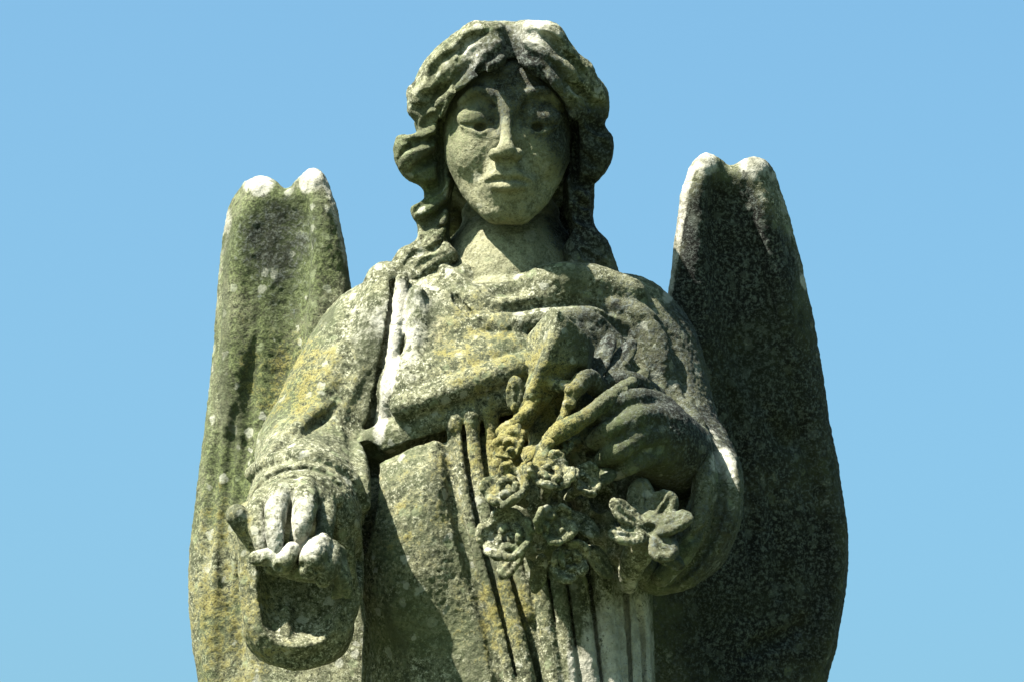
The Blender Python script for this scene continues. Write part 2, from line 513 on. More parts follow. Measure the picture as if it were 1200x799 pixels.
def carve_hair():
    s = Stone(*bounds(440, 745, 5, 345, -0.17, 0.15), 0.0014)
    E = lambda c, r, k=10, **kw: s.ell(H(*c), np.array(r) * 0.001, k * 0.001, HR, **kw)
    E((0, 38, -48), (93, 96, 92))
    E((2, 10, -78), (98, 60, 100), 20)
    def lock(pts, k=6, sp=6):                            # (px, py, depth forward mm, radius mm)
        P = [H(a - 595, 165 - b, c) for a, b, c, r in pts]
        s.tube(P, [r * 0.001 for a, b, c, r in pts], k * 0.001, sp=sp)
    # face opening
    # front rolls either side of the parting: wavy, the lower edge curling over the brow
    lock([(599, 60, 50, 13), (580, 73, 60, 16), (560, 89, 57, 16), (546, 96, 51, 17), (532, 114, 35, 16), (517, 130, 18, 17), (510, 146, 4, 14)])
    lock([(594, 50, 36, 20), (566, 56, 40, 23), (536, 76, 32, 24), (510, 100, 14, 20), (492, 110, 0, 15)])
    lock([(592, 42, 4, 18), (556, 52, -2, 25), (520, 82, -10, 26), (500, 104, -14, 18)])
    lock([(601, 60, 50, 13), (622, 73, 60, 17), (640, 88, 57, 18), (654, 94, 51, 19), (666, 114, 35, 18), (676, 130, 18, 18), (682, 148, 4, 14)])
    lock([(610, 48, 38, 20), (636, 54, 40, 22), (656, 72, 32, 21), (682, 100, 14, 19), (698, 110, 0, 15)])
    lock([(610, 42, 4, 18), (640, 54, -2, 24), (662, 80, -10, 23), (690, 104, -14, 17)])
    # side waves, image left
    lock([(514, 108, 22, 19), (496, 118, 10, 17), (494, 132, 4, 15), (502, 146, 0, 14)])
    lock([(516, 146, 10, 16), (490, 166, 2, 22), (485, 184, -2, 22), (498, 204, -4, 19), (510, 216, -2, 14)])
    lock([(520, 222, -4, 15), (501, 234, -6, 18), (500, 248, -8, 17), (514, 262, -6, 14)])
    lock([(522, 258, -6, 15), (508, 270, -6, 18), (506, 284, -4, 17), (516, 300, 2, 16)])
    lock([(508, 284, -8, 13), (486, 298, -6, 16), (475, 312, -2, 16), (470, 328, 2, 14)])
    lock([(522, 300, 0, 15), (502, 308, 4, 17), (490, 324, 6, 14)])
    # image right
    lock([(676, 106, 22, 19), (692, 114, 10, 19), (698, 130, 2, 15), (694, 144, 0, 12)])
    lock([(684, 146, 10, 16), (696, 162, 2, 21), (696, 184, -2, 21), (684, 206, -4, 17), (676, 218, -4, 14)])
    lock([(676, 218, -4, 15), (673, 236, -6, 19), (672, 254, -6, 17)])
    lock([(672, 252, -4, 15), (682, 270, -4, 18), (694, 290, 0, 18), (704, 308, 4, 16), (712, 326, 6, 14)])
    lock([(672, 278, -2, 15), (680, 304, 4, 17), (690, 326, 8, 16)])
    # fuller beside the cheeks
    lock([(518, 136, 0, 11), (511, 172, -8, 13), (512, 205, -16, 13), (518, 232, -24, 12)])
    lock([(674, 136, 0, 11), (681, 172, -8, 14), (680, 205, -14, 14), (674, 236, -22, 14), (676, 270, -22, 15)])
    # the front roll swells and sinks in waves
    for a, b, f, r in ((574, 79, 66, 16), (548, 98, 54, 17), (522, 128, 26, 17), (628, 79, 66, 17), (652, 97, 54, 19), (675, 128, 26, 18), (560, 52, 40, 22), (520, 84, 22, 21), (640, 52, 40, 22), (676, 88, 20, 20)):
        s.ell(H(a - 595, 165 - b, f), r * 0.001, 0.006)
    s.ell(H(9, 94, 58), 0.011, 0.008); s.ell(H(0, 98, 52), 0.010, 0.008)
    # backing of the curls
    lock([(512, 120, -20, 20), (502, 175, -22, 22), (516, 215, -26, 16), (510, 245, -26, 17), (518, 270, -26, 17), (500, 312, -20, 22)], 8)
    lock([(682, 120, -20, 20), (690, 175, -22, 22), (676, 215, -26, 16), (674, 245, -26, 17), (680, 275, -26, 17), (696, 312, -20, 20)], 8)
    # mass behind the neck
    for sx, xx in ((-1, 520), (1, 674)):
        lock([(xx, 170, -60, 22), (xx, 230, -92, 24), (xx - sx * 2, 290, -96, 26), (xx, 335, -80, 28)])
    E((0, -90, -112), (92, 26, 95), 20)
    # the face stands free: open room between the hair and the cheeks, and beside the neck
    E((-1, -4, 34), (78, 84, 84), 4, carve=True)
    for sx in (-1, 1):
        E((sx * 78, -16, 12), (7, 30, 44), 5, carve=True)
    E((1, -78, 0), (71, 78, 84), 5, carve=True)
    E((2, -104, -10), (77, 56, 40), 8, carve=True)
    # deep breaks between the waves
    dp = dict(r=0.009, h=0.011, k=0.006, carve=True, taper=0.3, smooth=8)
    for pts in ([(480, 156), (494, 152), (512, 138)], [(486, 226), (500, 224), (520, 214)], [(484, 270), (498, 264), (518, 248)],
                [(714, 148), (702, 150), (686, 138)], [(708, 218), (692, 218), (674, 208)], [(700, 262), (686, 255), (670, 244)]):
        s.stroke(pts, **dp)
    # notches in the outline between one wave and the next
    for nx, ny, nr in ((478, 152, 11), (483, 224, 13), (476, 270, 12), (718, 147, 9), (712, 226, 14), (712, 258, 13)):
        p = V(nx, ny, -0.06)
        s.tube([p - [0, 0.06, 0], p + [0, 0.16, 0]], nr * 0.001, 0.006, carve=True)
    # chiselled strands
    gr = dict(k=0.004, carve=True, taper=0.3, smooth=10)
    for w, h_, pts in ((7, 7, [(600, 57), (585, 58), (566, 63), (545, 80), (524, 99), (504, 112), (488, 114)]), (5, 3, [(598, 38), (575, 40), (545, 52), (520, 76), (500, 100)]),
                (4, 4, [(600, 80), (580, 80), (560, 96), (542, 114), (524, 134)]), (4, 3, [(590, 66), (570, 70), (552, 86), (532, 104)]), (4, 3, [(580, 52), (555, 60), (530, 82), (508, 102)]),
                (7, 7, [(602, 57), (616, 58), (634, 64), (652, 80), (672, 100), (696, 112)]), (5, 3, [(604, 38), (630, 42), (655, 60), (676, 88)]),
                (4, 4, [(604, 80), (624, 82), (642, 98), (656, 114), (668, 132)]), (4, 3, [(610, 66), (630, 72), (648, 88), (664, 106)]), (4, 3, [(616, 50), (640, 58), (660, 78), (680, 98)])):
        s.stroke(pts, r=w * 0.001, h=(h_ * 0.0014 if h_ > 3 else 0.0024), k=0.006, carve=True, taper=0.10, smooth=12)
    for w, pts in (
                (5, [(516, 108), (504, 122), (490, 128), (482, 124)]), (4, [(520, 122), (508, 136), (496, 142)]),
                (7, [(520, 150), (504, 166), (482, 174), (464, 188)]), (6, [(522, 172), (508, 186), (492, 194), (476, 206)]), (4, [(510, 156), (494, 164), (474, 166)]),
                (6, [(522, 226), (508, 236), (494, 242), (484, 252)]), (4, [(524, 240), (512, 250), (500, 256)]),
                (6, [(524, 262), (510, 272), (498, 280), (490, 290)]), (5, [(524, 280), (506, 292), (486, 298), (474, 310)]), (4, [(514, 300), (496, 308), (484, 322)]),
                (6, [(680, 106), (690, 120), (704, 126), (712, 120)]), (7, [(680, 150), (692, 164), (706, 172), (718, 184)]), (5, [(678, 172), (690, 188), (704, 198)]),
                (6, [(670, 222), (680, 236), (692, 246)]), (6, [(670, 260), (682, 276), (698, 288), (710, 300)]), (5, [(674, 284), (688, 300), (704, 310), (718, 320)])):
        s.stroke(pts, r=w * 0.001, h=w * 0.0011, **gr)
    # raised strands between them
    for w, pts in (
                   (6, [(516, 160), (500, 174), (480, 184), (468, 198)]), (5, [(518, 140), (500, 156), (480, 162)]), (5, [(520, 234), (504, 244), (488, 252)]),
                   (5, [(520, 270), (504, 280), (490, 292)]), (6, [(684, 160), (698, 172), (714, 180)]), (5, [(676, 268), (690, 284), (706, 296)])):
        s.stroke(pts, r=w * 0.001, h=w * 0.0008, k=0.006, taper=.35, smooth=10)
    for pts in ([(588, 58), (568, 74), (560, 94)], [(556, 70), (536, 90), (530, 112)], [(530, 96), (512, 112), (506, 132)], [(574, 36), (546, 50), (536, 72)], [(540, 56), (512, 76), (502, 98)],
                [(612, 58), (632, 74), (638, 94)], [(642, 70), (660, 90), (664, 112)], [(664, 96), (682, 112), (690, 130)], [(626, 36), (650, 50), (660, 70)], [(656, 58), (678, 80), (688, 98)]):
        s.stroke(pts, 0.006, 0.008, 0.005, carve=True, taper=.3, smooth=8)
    # the parting
    s.stroke([(600, 48), (600, 60), (601, 73)], 0.0055, 0.007, 0.005, carve=True, smooth=8)
    s.stroke([(600, 16), (600, 30), (599, 46), (600, 62)], 0.010, 0.013, 0.010, carve=True, smooth=10)
    return s

# ------------------------------------------------------------------ robe: body, mantle, sleeves
def zrow(py, y=0.0):
    return V(600, py, y)[2]

def carve_robe():
    s = Stone(*bounds(262, 885, 285, 850, -0.30, 0.14), 0.0016)
    # torso: py, left px, right px, front y, back y
    rows = [(296, 556, 640, -0.015, .075), (312, 520, 680, -0.045, .085), (330, 452, 742, -0.060, .095), (352, 425, 768, -0.076, .10), (385, 415, 785, -0.092, .105),
            (430, 418, 790, -0.104, .11), (480, 424, 785, -0.108, .11), (530, 430, 775, -0.106, .11), (600, 432, 768, -0.116, .115),
            (700, 428, 764, -0.126, .115), (800, 424, 768, -0.13, .115), (960, 420, 780, -0.135, .115)]
    R = np.array(rows, float)
    zz = np.array([zrow(p) for p in R[:, 0]])[::-1]
    xl = np.array([V(a, p, 0)[0] for p, a in R[:, :2]])[::-1]; xr = np.array([V(b, p, 0)[0] for p, b in R[:, [0, 2]]])[::-1]
    yf, yb = R[::-1, 3], R[::-1, 4]
    sl, X, Y, Z = s.region(s.lo, s.lo + s.h * (s.n - 1))
    z = Z.ravel()
    def sm(a):
        v = np.interp(z, zz, a); kk = int(0.02 / s.h); 
        return np.convolve(np.pad(v, kk, mode='edge'), np.ones(2 * kk + 1) / (2 * kk + 1), 'valid')[None, None, :].astype(np.float32)
    a = sm((xr - xl) / 2); cx = sm((xr + xl) / 2); bf = sm((yb - yf) / 2); cy = sm((yb + yf) / 2)
    q = (np.abs((X - cx) / a) ** 2.5 + np.abs((Y - cy) / bf) ** 2.5) ** (1 / 2.5)
    d = ((q - 1) * np.minimum(a, bf) * 0.9).astype(np.float32)
    d = np.maximum(d, (Z - zz[-1]).astype(np.float32))
    s.f = np.minimum(s.f, d)
    # image-left arm: shoulder, elbow, forearm coming forward
    s.tube([V(470, 362, 0.015), V(428, 400, 0.01), V(398, 460, 0.0), V(372, 530, -0.01)], [0.046, 0.056, 0.062, 0.066], 0.03, sp=5)
    s.tube([V(372, 535, -0.01), V(362, 572, -0.09), V(356, 606, -0.19)], [0.068, 0.066, 0.062], 0.02, sp=5)
    # hanging bell of the sleeve
    s.tube([V(352, 612, -0.17), V(350, 670, -0.16), V(349, 722, -0.15)], [0.063, 0.062, 0.058], 0.015, sp=4, flat=(np.array([0, 1.0, 0]), 1.0))
    s.tube([V(358, 600, -0.06), V(352, 680, -0.08), V(350, 728, -0.10)], [0.062, 0.060, 0.055], 0.02, sp=4)
    s.ell(V(322, 736, -0.13), (0.034, 0.06, 0.036), 0.015); s.ell(V(378, 736, -0.13), (0.034, 0.06, 0.036), 0.015)
    for xx in (342, 362):
        s.tube([V(xx, 628, -0.255), V(xx, 685, -0.242), V(xx - 2, 724, -0.222)], [0.043, 0.042, 0.038], 0.006, carve=True, sp=4)
        s.tube([V(xx, 636, -0.195), V(xx, 690, -0.195), V(xx - 2, 716, -0.20)], [0.038, 0.037, 0.034], 0.008, carve=True, sp=4)
    s.tube([V(332, 650, -0.155), V(330, 700, -0.155), V(336, 740, -0.175)], [0.008, 0.010, 0.006], 0.010, sp=4)
    s.tube([V(370, 660, -0.155), V(372, 712, -0.155)], [0.008, 0.010], 0.010, sp=4)
    # image-right arm and bell sleeve
    s.tube([V(738, 372, 0.015), V(765, 415, 0.01), V(783, 480, -0.01), V(797, 560, -0.04)], [0.048, 0.054, 0.054, 0.062], 0.03, sp=5)
    s.ell(V(796, 590, -0.07), (0.066, 0.085, 0.092), 0.02, np.array([[math.cos(.22), 0, math.sin(.22)], [0, 1, 0], [-math.sin(.22), 0, math.cos(.22)]]))
    s.tube([V(806, 545, -0.08), V(820, 590, -0.10), V(800, 650, -0.11), V(770, 668, -0.11)], [0.040, 0.042, 0.036, 0.028], 0.02, sp=5)
    s.tube([V(838, 520, -0.05), V(852, 556, -0.06), V(846, 600, -0.07)], [0.010, 0.012, 0.012], 0.03, sp=4)
    # mouth of that sleeve, opening towards the bouquet
    s.tube([V(770, 500, -0.19), V(782, 560, -0.18), V(772, 625, -0.18)], [0.028, 0.038, 0.034], 0.008, carve=True, sp=4)
    s.tube([V(776, 520, -0.14), V(786, 565, -0.13), V(776, 615, -0.13)], [0.018, 0.028, 0.022], 0.010, carve=True, sp=4)

    s.ell(V(590, 298, -0.078), (0.066, 0.034, 0.052), 0.008, carve=True)
    S = s.stroke
    s.ell(V(490, 635, -0.085), (0.060, 0.055, 0.115), 0.04)
    # ---- neckline: a thin edge at image left, a broad roll rising to the right shoulder
    S([(512, 310), (532, 326), (556, 343)], 0.008, 0.006, 0.006)
    S([(560, 347, .5), (588, 343, .85), (620, 335, 1.1), (655, 329, 1.25), (695, 331, 1.25), (738, 344, 1.1)], 0.017, 0.015, 0.012, n=8, smooth=12)
    S([(566, 361), (600, 363), (640, 357), (690, 358), (730, 368)], 0.010, 0.010, 0.008, carve=True, n=8, smooth=12, taper=.25)
    S([(562, 372), (598, 380), (640, 374), (690, 372), (728, 384)], 0.013, 0.013, 0.007, n=8, smooth=12, taper=.2)
    S([(556, 384), (596, 396), (632, 392), (668, 388)], 0.007, 0.010, 0.005, carve=True, taper=.25)
    # small folds fanning over the breast
    S([(528, 340), (535, 352), (548, 366), (556, 372)], 0.005, 0.009, 0.003, carve=True, taper=.3)
    S([(556, 396), (585, 406), (610, 409), (630, 405)], 0.010, 0.010, 0.006, taper=.35)
    S([(552, 410), (580, 420), (610, 422), (628, 416)], 0.007, 0.010, 0.005, carve=True, taper=.3)
    S([(498, 385), (505, 405), (516, 425), (532, 440)], 0.007, 0.013, 0.003, carve=True, taper=.3)
    S([(508, 395), (522, 418), (540, 432), (575, 436)], 0.010, 0.004, 0.012, taper=.3)
    S([(488, 345), (492, 380), (490, 420), (482, 455)], 0.012, 0.005, 0.014, taper=.25)
    S([(700, 365), (730, 385), (745, 420), (748, 455)], 0.008, 0.012, 0.005, carve=True, taper=.25)
    S([(720, 355), (755, 375), (772, 410), (778, 450)], 0.013, 0.010, 0.010, taper=.25)
    S([(665, 385), (700, 390), (722, 410), (730, 440)], 0.010, 0.005, 0.012, taper=.25)
    S([(757, 360), (786, 395), (800, 440), (806, 475)], 0.005, 0.005, 0.005, carve=True, taper=.25)
    # ---- the broad lapel at image left: a raised plate with a slit beside it
    S([(452, 330), (442, 380), (430, 430), (418, 480)], 0.024, 0.010, 0.012, n=8)
    S([(463, 334), (456, 380), (447, 425), (437, 470), (428, 520)], 0.007, 0.014, 0.002, carve=True, n=8)
    S([(471, 330), (466, 380), (460, 430), (453, 480), (447, 518)], 0.008, 0.010, 0.003, n=8)
    S([(476, 395, .6), (471, 430, .9), (467, 462, 1.2), (463, 490, 1.2)], 0.006, 0.014, 0.002, carve=True, n=8)
    S([(488, 345), (486, 400), (481, 450), (476, 480)], 0.010, 0.007, 0.008, n=8)
    # ---- mantle crossing below the breast: two overhanging edges
    S([(482, 458), (515, 448), (550, 438), (600, 424)], 0.030, 0.018, 0.020, n=6)
    S([(474, 476), (500, 468), (530, 457), (560, 446), (600, 434), (625, 426)], 0.017, 0.020, 0.005, n=6)
    S([(472, 497), (502, 487), (535, 474), (570, 461), (610, 450)], 0.009, 0.022, 0.004, carve=True, n=6)
    S([(440, 520), (470, 508), (505, 496), (540, 483), (580, 470), (612, 460)], 0.019, 0.018, 0.008, n=6)
    # ---- skirt below: swelling hip and long cords
    S([(434, 532), (428, 580), (425, 640), (424, 700), (424, 830)], 0.016, 0.034, 0.006, carve=True)
    S([(534, 492), (536, 540), (544, 590), (560, 650), (580, 720), (596, 790), (602, 845)], 0.010, 0.012, 0.005, n=6)
    S([(553, 488), (557, 540), (568, 600), (585, 660), (600, 720), (616, 790), (622, 845)], 0.011, 0.014, 0.004, n=6)
    S([(574, 484), (578, 540), (588, 600), (602, 655), (620, 720)], 0.010, 0.012, 0.005, n=6)
    S([(543, 500), (547, 550), (556, 610), (572, 670), (590, 740), (604, 800)], 0.006, 0.014, 0.003, carve=True, n=6)
    S([(564, 496), (568, 550), (578, 610), (594, 665), (612, 730), (630, 800)], 0.006, 0.014, 0.003, carve=True, n=6)
    S([(528, 510), (529, 550), (535, 600), (552, 665), (572, 735), (586, 800)], 0.007, 0.007, 0.006, carve=True, n=6)
    S([(510, 520), (505, 560), (512, 600)], 0.010, 0.004, 0.014, taper=.35)
    # pleats under the bouquet
    for x0, x1, w in ((622, 650, 1.0), (645, 668, .9), (668, 690, 1.1), (700, 716, 1.1)):
        S([(x0, 640), (x0 + .45 * (x1 - x0), 700), (x1, 800), (x1 + 3, 845)], 0.011 * w, 0.012, 0.005)
    for x0, x1 in ((634, 660), (657, 679), (684, 703), (727, 735), (748, 752)):
        S([(x0, 650), (x0 + .45 * (x1 - x0), 710), (x1, 800), (x1 + 3, 845)], 0.006, 0.015, 0.003, carve=True)
    # the dark room under the mantle's lower edge
    S([(436, 552), (462, 540), (492, 526), (525, 511), (560, 498), (600, 486)], 0.014, 0.034, 0.004, carve=True, n=6, smooth=12)
    # ---- image-left sleeve: cuff bands and creases
    S([(284, 588), (292, 562), (312, 544), (345, 536), (380, 540), (408, 558), (424, 590)], 0.010, 0.013, 0.004)
    S([(296, 580), (312, 560), (345, 549), (376, 553), (398, 570)], 0.006, 0.011, 0.003, carve=True)
    S([(300, 592), (316, 572), (345, 561), (374, 565), (394, 584)], 0.009, 0.010, 0.004)
    S([(306, 600), (320, 582), (345, 573), (370, 577), (388, 594)], 0.006, 0.010, 0.003, carve=True)
    S([(286, 600), (288, 650), (292, 710), (310, 756), (345, 776), (382, 766), (404, 735), (410, 690), (406, 640)], 0.009, 0.006, 0.008)
    S([(390, 470), (360, 492), (335, 515), (312, 535)], 0.008, 0.008, 0.006, taper=.2)
    S([(394, 480), (370, 497), (350, 516)], 0.006, 0.008, 0.004, carve=True, taper=.25)
    S([(400, 500), (420, 540), (428, 600)], 0.010, 0.006, 0.010, taper=.2)
    S([(408, 400), (390, 440), (368, 480)], 0.012, 0.004, 0.016, taper=.3)
    S([(430, 440), (415, 490), (412, 530)], 0.008, 0.005, 0.010, carve=True, taper=.3)
    S([(412, 600), (418, 660), (416, 730)], 0.008, 0.006, 0.008, taper=.2)
    # ---- image-right sleeve: rim and long creases
    S([(804, 478), (820, 510), (826, 560), (818, 612), (800, 650), (775, 676)], 0.011, 0.018, 0.005, n=6)
    S([(818, 488), (838, 525), (846, 570), (838, 620), (812, 662), (785, 684)], 0.007, 0.011, 0.004, carve=True, n=6)
    S([(834, 505), (856, 550), (858, 600), (842, 645)], 0.009, 0.009, 0.006, taper=.2)
    S([(800, 640), (830, 615), (842, 580)], 0.005, 0.005, 0.005, carve=True, taper=.3)
    return s

# ------------------------------------------------------------------ wings
def carve_wing(outline, ys, lobes, ridges, grooves, h=0.0022, thick=0.028, lean=0.10):
    """outline: px polygon; ys: depth as function of px (pairs)"""
    o = np.array(outline, float)
    yy = np.interp(o[:, 0], *ys)
    W = np.array([V(a, b, c) for (a, b), c in zip(o, yy)])
    for _ in range(3):
        W = np.array([V(a, b, c - lean * (z - zrow(560))) for (a, b), c, z in zip(o, yy, W[:, 2])])
    lo = W.min(0) - [0.02, 0.09, 0.02]; hi = W.max(0) + [0.02, 0.09, 0.02]
    s = Stone(lo, hi, h)
    sl, X, Y, Z = s.region(s.lo, s.lo + s.h * (s.n - 1))
    x = X[:, 0, 0][:, None]; z = Z[0, 0, :][None, :]
    # signed distance to the outline in x-z
    P = spline(np.vstack([W[:, [0, 2]], W[:1, [0, 2]]]), 5)[:-1]
    d2 = np.full((x.shape[0], z.shape[1]), 1e9); sgn = np.ones_like(d2)
    for i in range(len(P)):
        a, b = P[i], P[(i + 1) % len(P)]
        e = b - a; wx = x - a[0]; wz = z - a[1]
        t = np.clip((wx * e[0] + wz * e[1]) / max(e @ e, 1e-12), 0, 1)
        d2 = np.minimum(d2, (wx - e[0] * t) ** 2 + (wz - e[1] * t) ** 2)
        c1 = z >= a[1]; c2 = z < b[1]; c3 = e[0] * wz > e[1] * wx
        sgn = np.where((c1 & c2 & c3) | (~c1 & ~c2 & ~c3), -sgn, sgn)
    D2 = (np.sqrt(d2) * sgn).astype(np.float32)
    # middle surface
    xs = np.array([V(p, 450, y)[0] for p, y in zip(*ys)]); 
    yc = np.interp(x, xs, ys[1]) - lean * (z - zrow(560)) * np.ones_like(x)
    th = thick * np.ones_like(D2)
    yc = yc.astype(np.float32)[:, None, :]; th = th.astype(np.float32)[:, None, :]
    edge = D2[:, None, :]
    # rounded slab
    rr = thick * 0.95
    qx = edge + rr; qy = np.abs(Y - yc) - th + rr
    d = np.minimum(np.maximum(qx, qy), 0) + np.sqrt(np.maximum(qx, 0) ** 2 + np.maximum(qy, 0) ** 2) - rr
    s.f = np.minimum(s.f, d.astype(np.float32))
    for pts, r, hh, k in ridges:
        s.stroke(pts, r, hh, k, taper=.2)
    for pts, r, hh, k in grooves:
        s.stroke(pts, r, hh, k, carve=True, taper=.2)
    return s

def left_wing():
    out = [(286, 214), (305, 207), (322, 212), (336, 222), (350, 210), (365, 199), (380, 206), (390, 235), (400, 275), (409, 320), (420, 380),
           (440, 480), (470, 600), (490, 720), (490, 860), (250, 870), (236, 820), (226, 760), (221, 700), (223, 640), (231, 575), (240, 500), (249, 420), (254, 350), (260, 290), (268, 243)]
    ridges = [([(300, 222), (290, 270), (282, 340), (276, 420), (268, 500)], 0.016, 0.010, 0.02),
              ([(368, 215), (374, 260), (376, 320), (366, 400), (350, 470)], 0.016, 0.010, 0.02),
              ([(250, 640), (246, 700), (250, 780), (262, 850)], 0.012, 0.008, 0.012)]
    grooves = [([(336, 218), (336, 260), (334, 330), (326, 420), (312, 500)], 0.026, 0.014, 0.024),
               ([(276, 480), (266, 560), (262, 640), (268, 720)], 0.008, 0.006, 0.008),
               ([(292, 500), (281, 560), (276, 620)], 0.008, 0.006, 0.008),
               ([(256, 500), (246, 580), (240, 660), (242, 740)], 0.008, 0.005, 0.008),
               ([(300, 400), (292, 460), (288, 520)], 0.008, 0.005, 0.008),
               ([(280, 660), (276, 720), (284, 800)], 0.008, 0.006, 0.008)]
    return carve_wing(out, ([200, 290, 400, 500], [0.235, 0.19, 0.13, 0.09]), None, ridges, grooves)

def right_wing():
    out = [(806, 198), (824, 181), (842, 186), (856, 195), (872, 188), (888, 186), (905, 199), (920, 240), (935, 292), (948, 350), (960, 412), (972, 490),
           (985, 560), (994, 635), (991, 690), (980, 755), (966, 810), (950, 870), (710, 860), (715, 720), (735, 600), (760, 480), (774, 400), (782, 350), (791, 292), (799, 240)]
    ridges = [([(824, 200), (818, 250), (815, 310), (822, 400)], 0.016, 0.008, 0.02),
              ([(884, 205), (895, 260), (910, 340), (925, 420)], 0.016, 0.010, 0.02),
              ([(975, 560), (978, 640), (968, 720), (950, 800)], 0.014, 0.008, 0.014)]
    grooves = [([(856, 198), (858, 250), (864, 320), (876, 400), (890, 470)], 0.026, 0.012, 0.024),
               ([(900, 480), (925, 520), (950, 500)], 0.012, 0.008, 0.012),
               ([(870, 770), (900, 752), (930, 742), (950, 720)], 0.012, 0.010, 0.010),
               ([(900, 560), (915, 640), (915, 700)], 0.008, 0.005, 0.010),
               ([(940, 540), (952, 620), (948, 690)], 0.008, 0.006, 0.008), ([(845, 420), (865, 500), (880, 590), (880, 680)], 0.008, 0.007, 0.008),
               ([(925, 440), (945, 520), (962, 600), (962, 680), (945, 760)], 0.008, 0.007, 0.008), ([(880, 250), (895, 320), (912, 400)], 0.006, 0.006, 0.006)]
    return carve_wing(out, ([700, 790, 910, 1010], [0.085, 0.13, 0.20, 0.25]), None, ridges, grooves, lean=0.20)

# ------------------------------------------------------------------ hands
def finger(s, pts, k=0.003):
    """(px, py, y, radius mm) along one finger"""
    s.tube([V(a, b, c) for a, b, c, r in pts], [r * 0.001 for a, b, c, r in pts], k, sp=5)

def carve_right_hand():          # the figure's own right hand, image left: held out, letting petals fall
    s = Stone(*bounds(255, 425, 545, 705, -0.34, -0.12), 0.0012)
    s.tube([V(350, 600, -0.16), V(348, 590, -0.205), V(346, 592, -0.23)], [0.034, 0.034, 0.028], 0.01, sp=4)      # wrist
    s.ell(V(344, 592, -0.24), (0.048, 0.036, 0.030), 0.012)                                                        # back of the hand
    finger(s, [(308, 584, -0.250, 12), (300, 602, -0.272, 11.5), (305, 630, -0.284, 10.5), (314, 656, -0.280, 9)])
    finger(s, [(330, 574, -0.255, 13.5), (324, 594, -0.284, 13), (323, 622, -0.300, 11.5), (326, 654, -0.296, 9.5)])
    finger(s, [(358, 572, -0.255, 14), (357, 594, -0.284, 13.5), (353, 616, -0.296, 12), (348, 636, -0.290, 9.5)])
    finger(s, [(380, 586, -0.242, 12), (382, 608, -0.264, 11), (380, 628, -0.272, 10), (374, 646, -0.272, 8.5)])
    finger(s, [(312, 650, -0.246, 14), (298, 630, -0.262, 14), (284, 612, -0.274, 13.5), (278, 604, -0.278, 13)])      # thumb
    s.tube([V(341, 588, -0.296), V(339, 612, -0.302), V(338, 640, -0.30)], [0.004, 0.0065, 0.007], 0.003, carve=True)
    s.tube([V(369, 600, -0.292), V(367, 628, -0.292)], [0.004, 0.005], 0.003, carve=True)
    return s

def carve_left_hand():           # image right: closed round the stems
    s = Stone(*bounds(660, 830, 430, 590, -0.30, -0.06), 0.0015)
    s.tube([V(800, 545, -0.09), V(785, 525, -0.145), V(770, 512, -0.175)], [0.046, 0.044, 0.042], 0.01, sp=4)      # forearm
    s.ell(V(757, 508, -0.180), (0.046, 0.034, 0.046), 0.014)
    finger(s, [(772, 476, -0.185, 15), (756, 468, -0.205, 13), (738, 468, -0.222, 13.5), (716, 474, -0.230, 11.5), (704, 480, -0.228, 12.2), (690, 490, -0.212, 10)], 0.008)
    finger(s, [(780, 494, -0.195, 15), (764, 488, -0.215, 13), (746, 490, -0.230, 13.5), (722, 500, -0.236, 11.5), (710, 506, -0.233, 12.2), (696, 516, -0.216, 10)], 0.008)
    finger(s, [(784, 514, -0.195, 14.5), (768, 510, -0.213, 12.5), (752, 513, -0.226, 13), (732, 524, -0.232, 11), (720, 530, -0.230, 11.6), (706, 538, -0.214, 9.5)], 0.008)
    finger(s, [(782, 534, -0.186, 13), (768, 532, -0.203, 11), (756, 536, -0.214, 11.4), (740, 545, -0.220, 9.6), (722, 554, -0.208, 8)], 0.008)
    finger(s, [(768, 464, -0.165, 13), (748, 450, -0.188, 11.5), (732, 446, -0.200, 12), (706, 452, -0.206, 9.5)], 0.008)
    return s

print('setup', round(time.time() - T0, 1))

# ------------------------------------------------------------------ the bouquet
def unit(v):
    v = np.asarray(v, float); return v / np.linalg.norm(v)

def petal(s, base, tip, w, th, nrm=(0, -1, 0), cup=0.5, k=0.004):
    """a thick carved petal from base to tip (px, py, y); w, th half width and half thickness in mm"""
    a, b = V(*base), V(*tip)
    ax = unit(b - a); L = np.linalg.norm(b - a) / 2
    n = np.asarray(nrm, float); n = unit(n - ax * (n @ ax)); sd = np.cross(ax, n)
    R = np.array([ax, sd, n]); c = (a + b) / 2
    s.ell(c, (L * 1.08, w * 0.001, th * 0.001), k, R)
    if cup:
        s.ell(c + n * th * 0.001 * 1.15 + ax * L * 0.12, (L * 0.78, w * 0.00068, th * 0.001 * (0.5 + cup * 0.5)), 0.003, R, carve=True)
        s.tube([c - ax * L * .8 + n * th * .0006, c + ax * L * .8 + n * th * .0005], 0.0022, 0.004)

def block(x0, x1, y0, y1, ya=-0.33, yb=-0.06, h=0.0014):
    return Stone(*bounds(x0, x1, y0, y1, ya, yb), h)

def erode(s, x0, x1, y0, y1, bumps, holes, seed, br=(4, 8), hr=(3, 6)):
    rng = np.random.default_rng(seed)
    for n, (a, b), cv in ((bumps, br, False), (holes, hr, True)):
        for _ in range(n):
            p = s.hit(rng.uniform(x0, x1), rng.uniform(y0, y1))
            r = rng.uniform(a, b) * 0.001
            if p is not None:
                s.ell(p + [0, .3 * r, 0], np.array([rng.uniform(.7, 1.3), 1.5 if cv else .9, rng.uniform(.7, 1.2)]) * r, 0.003, carve=cv)

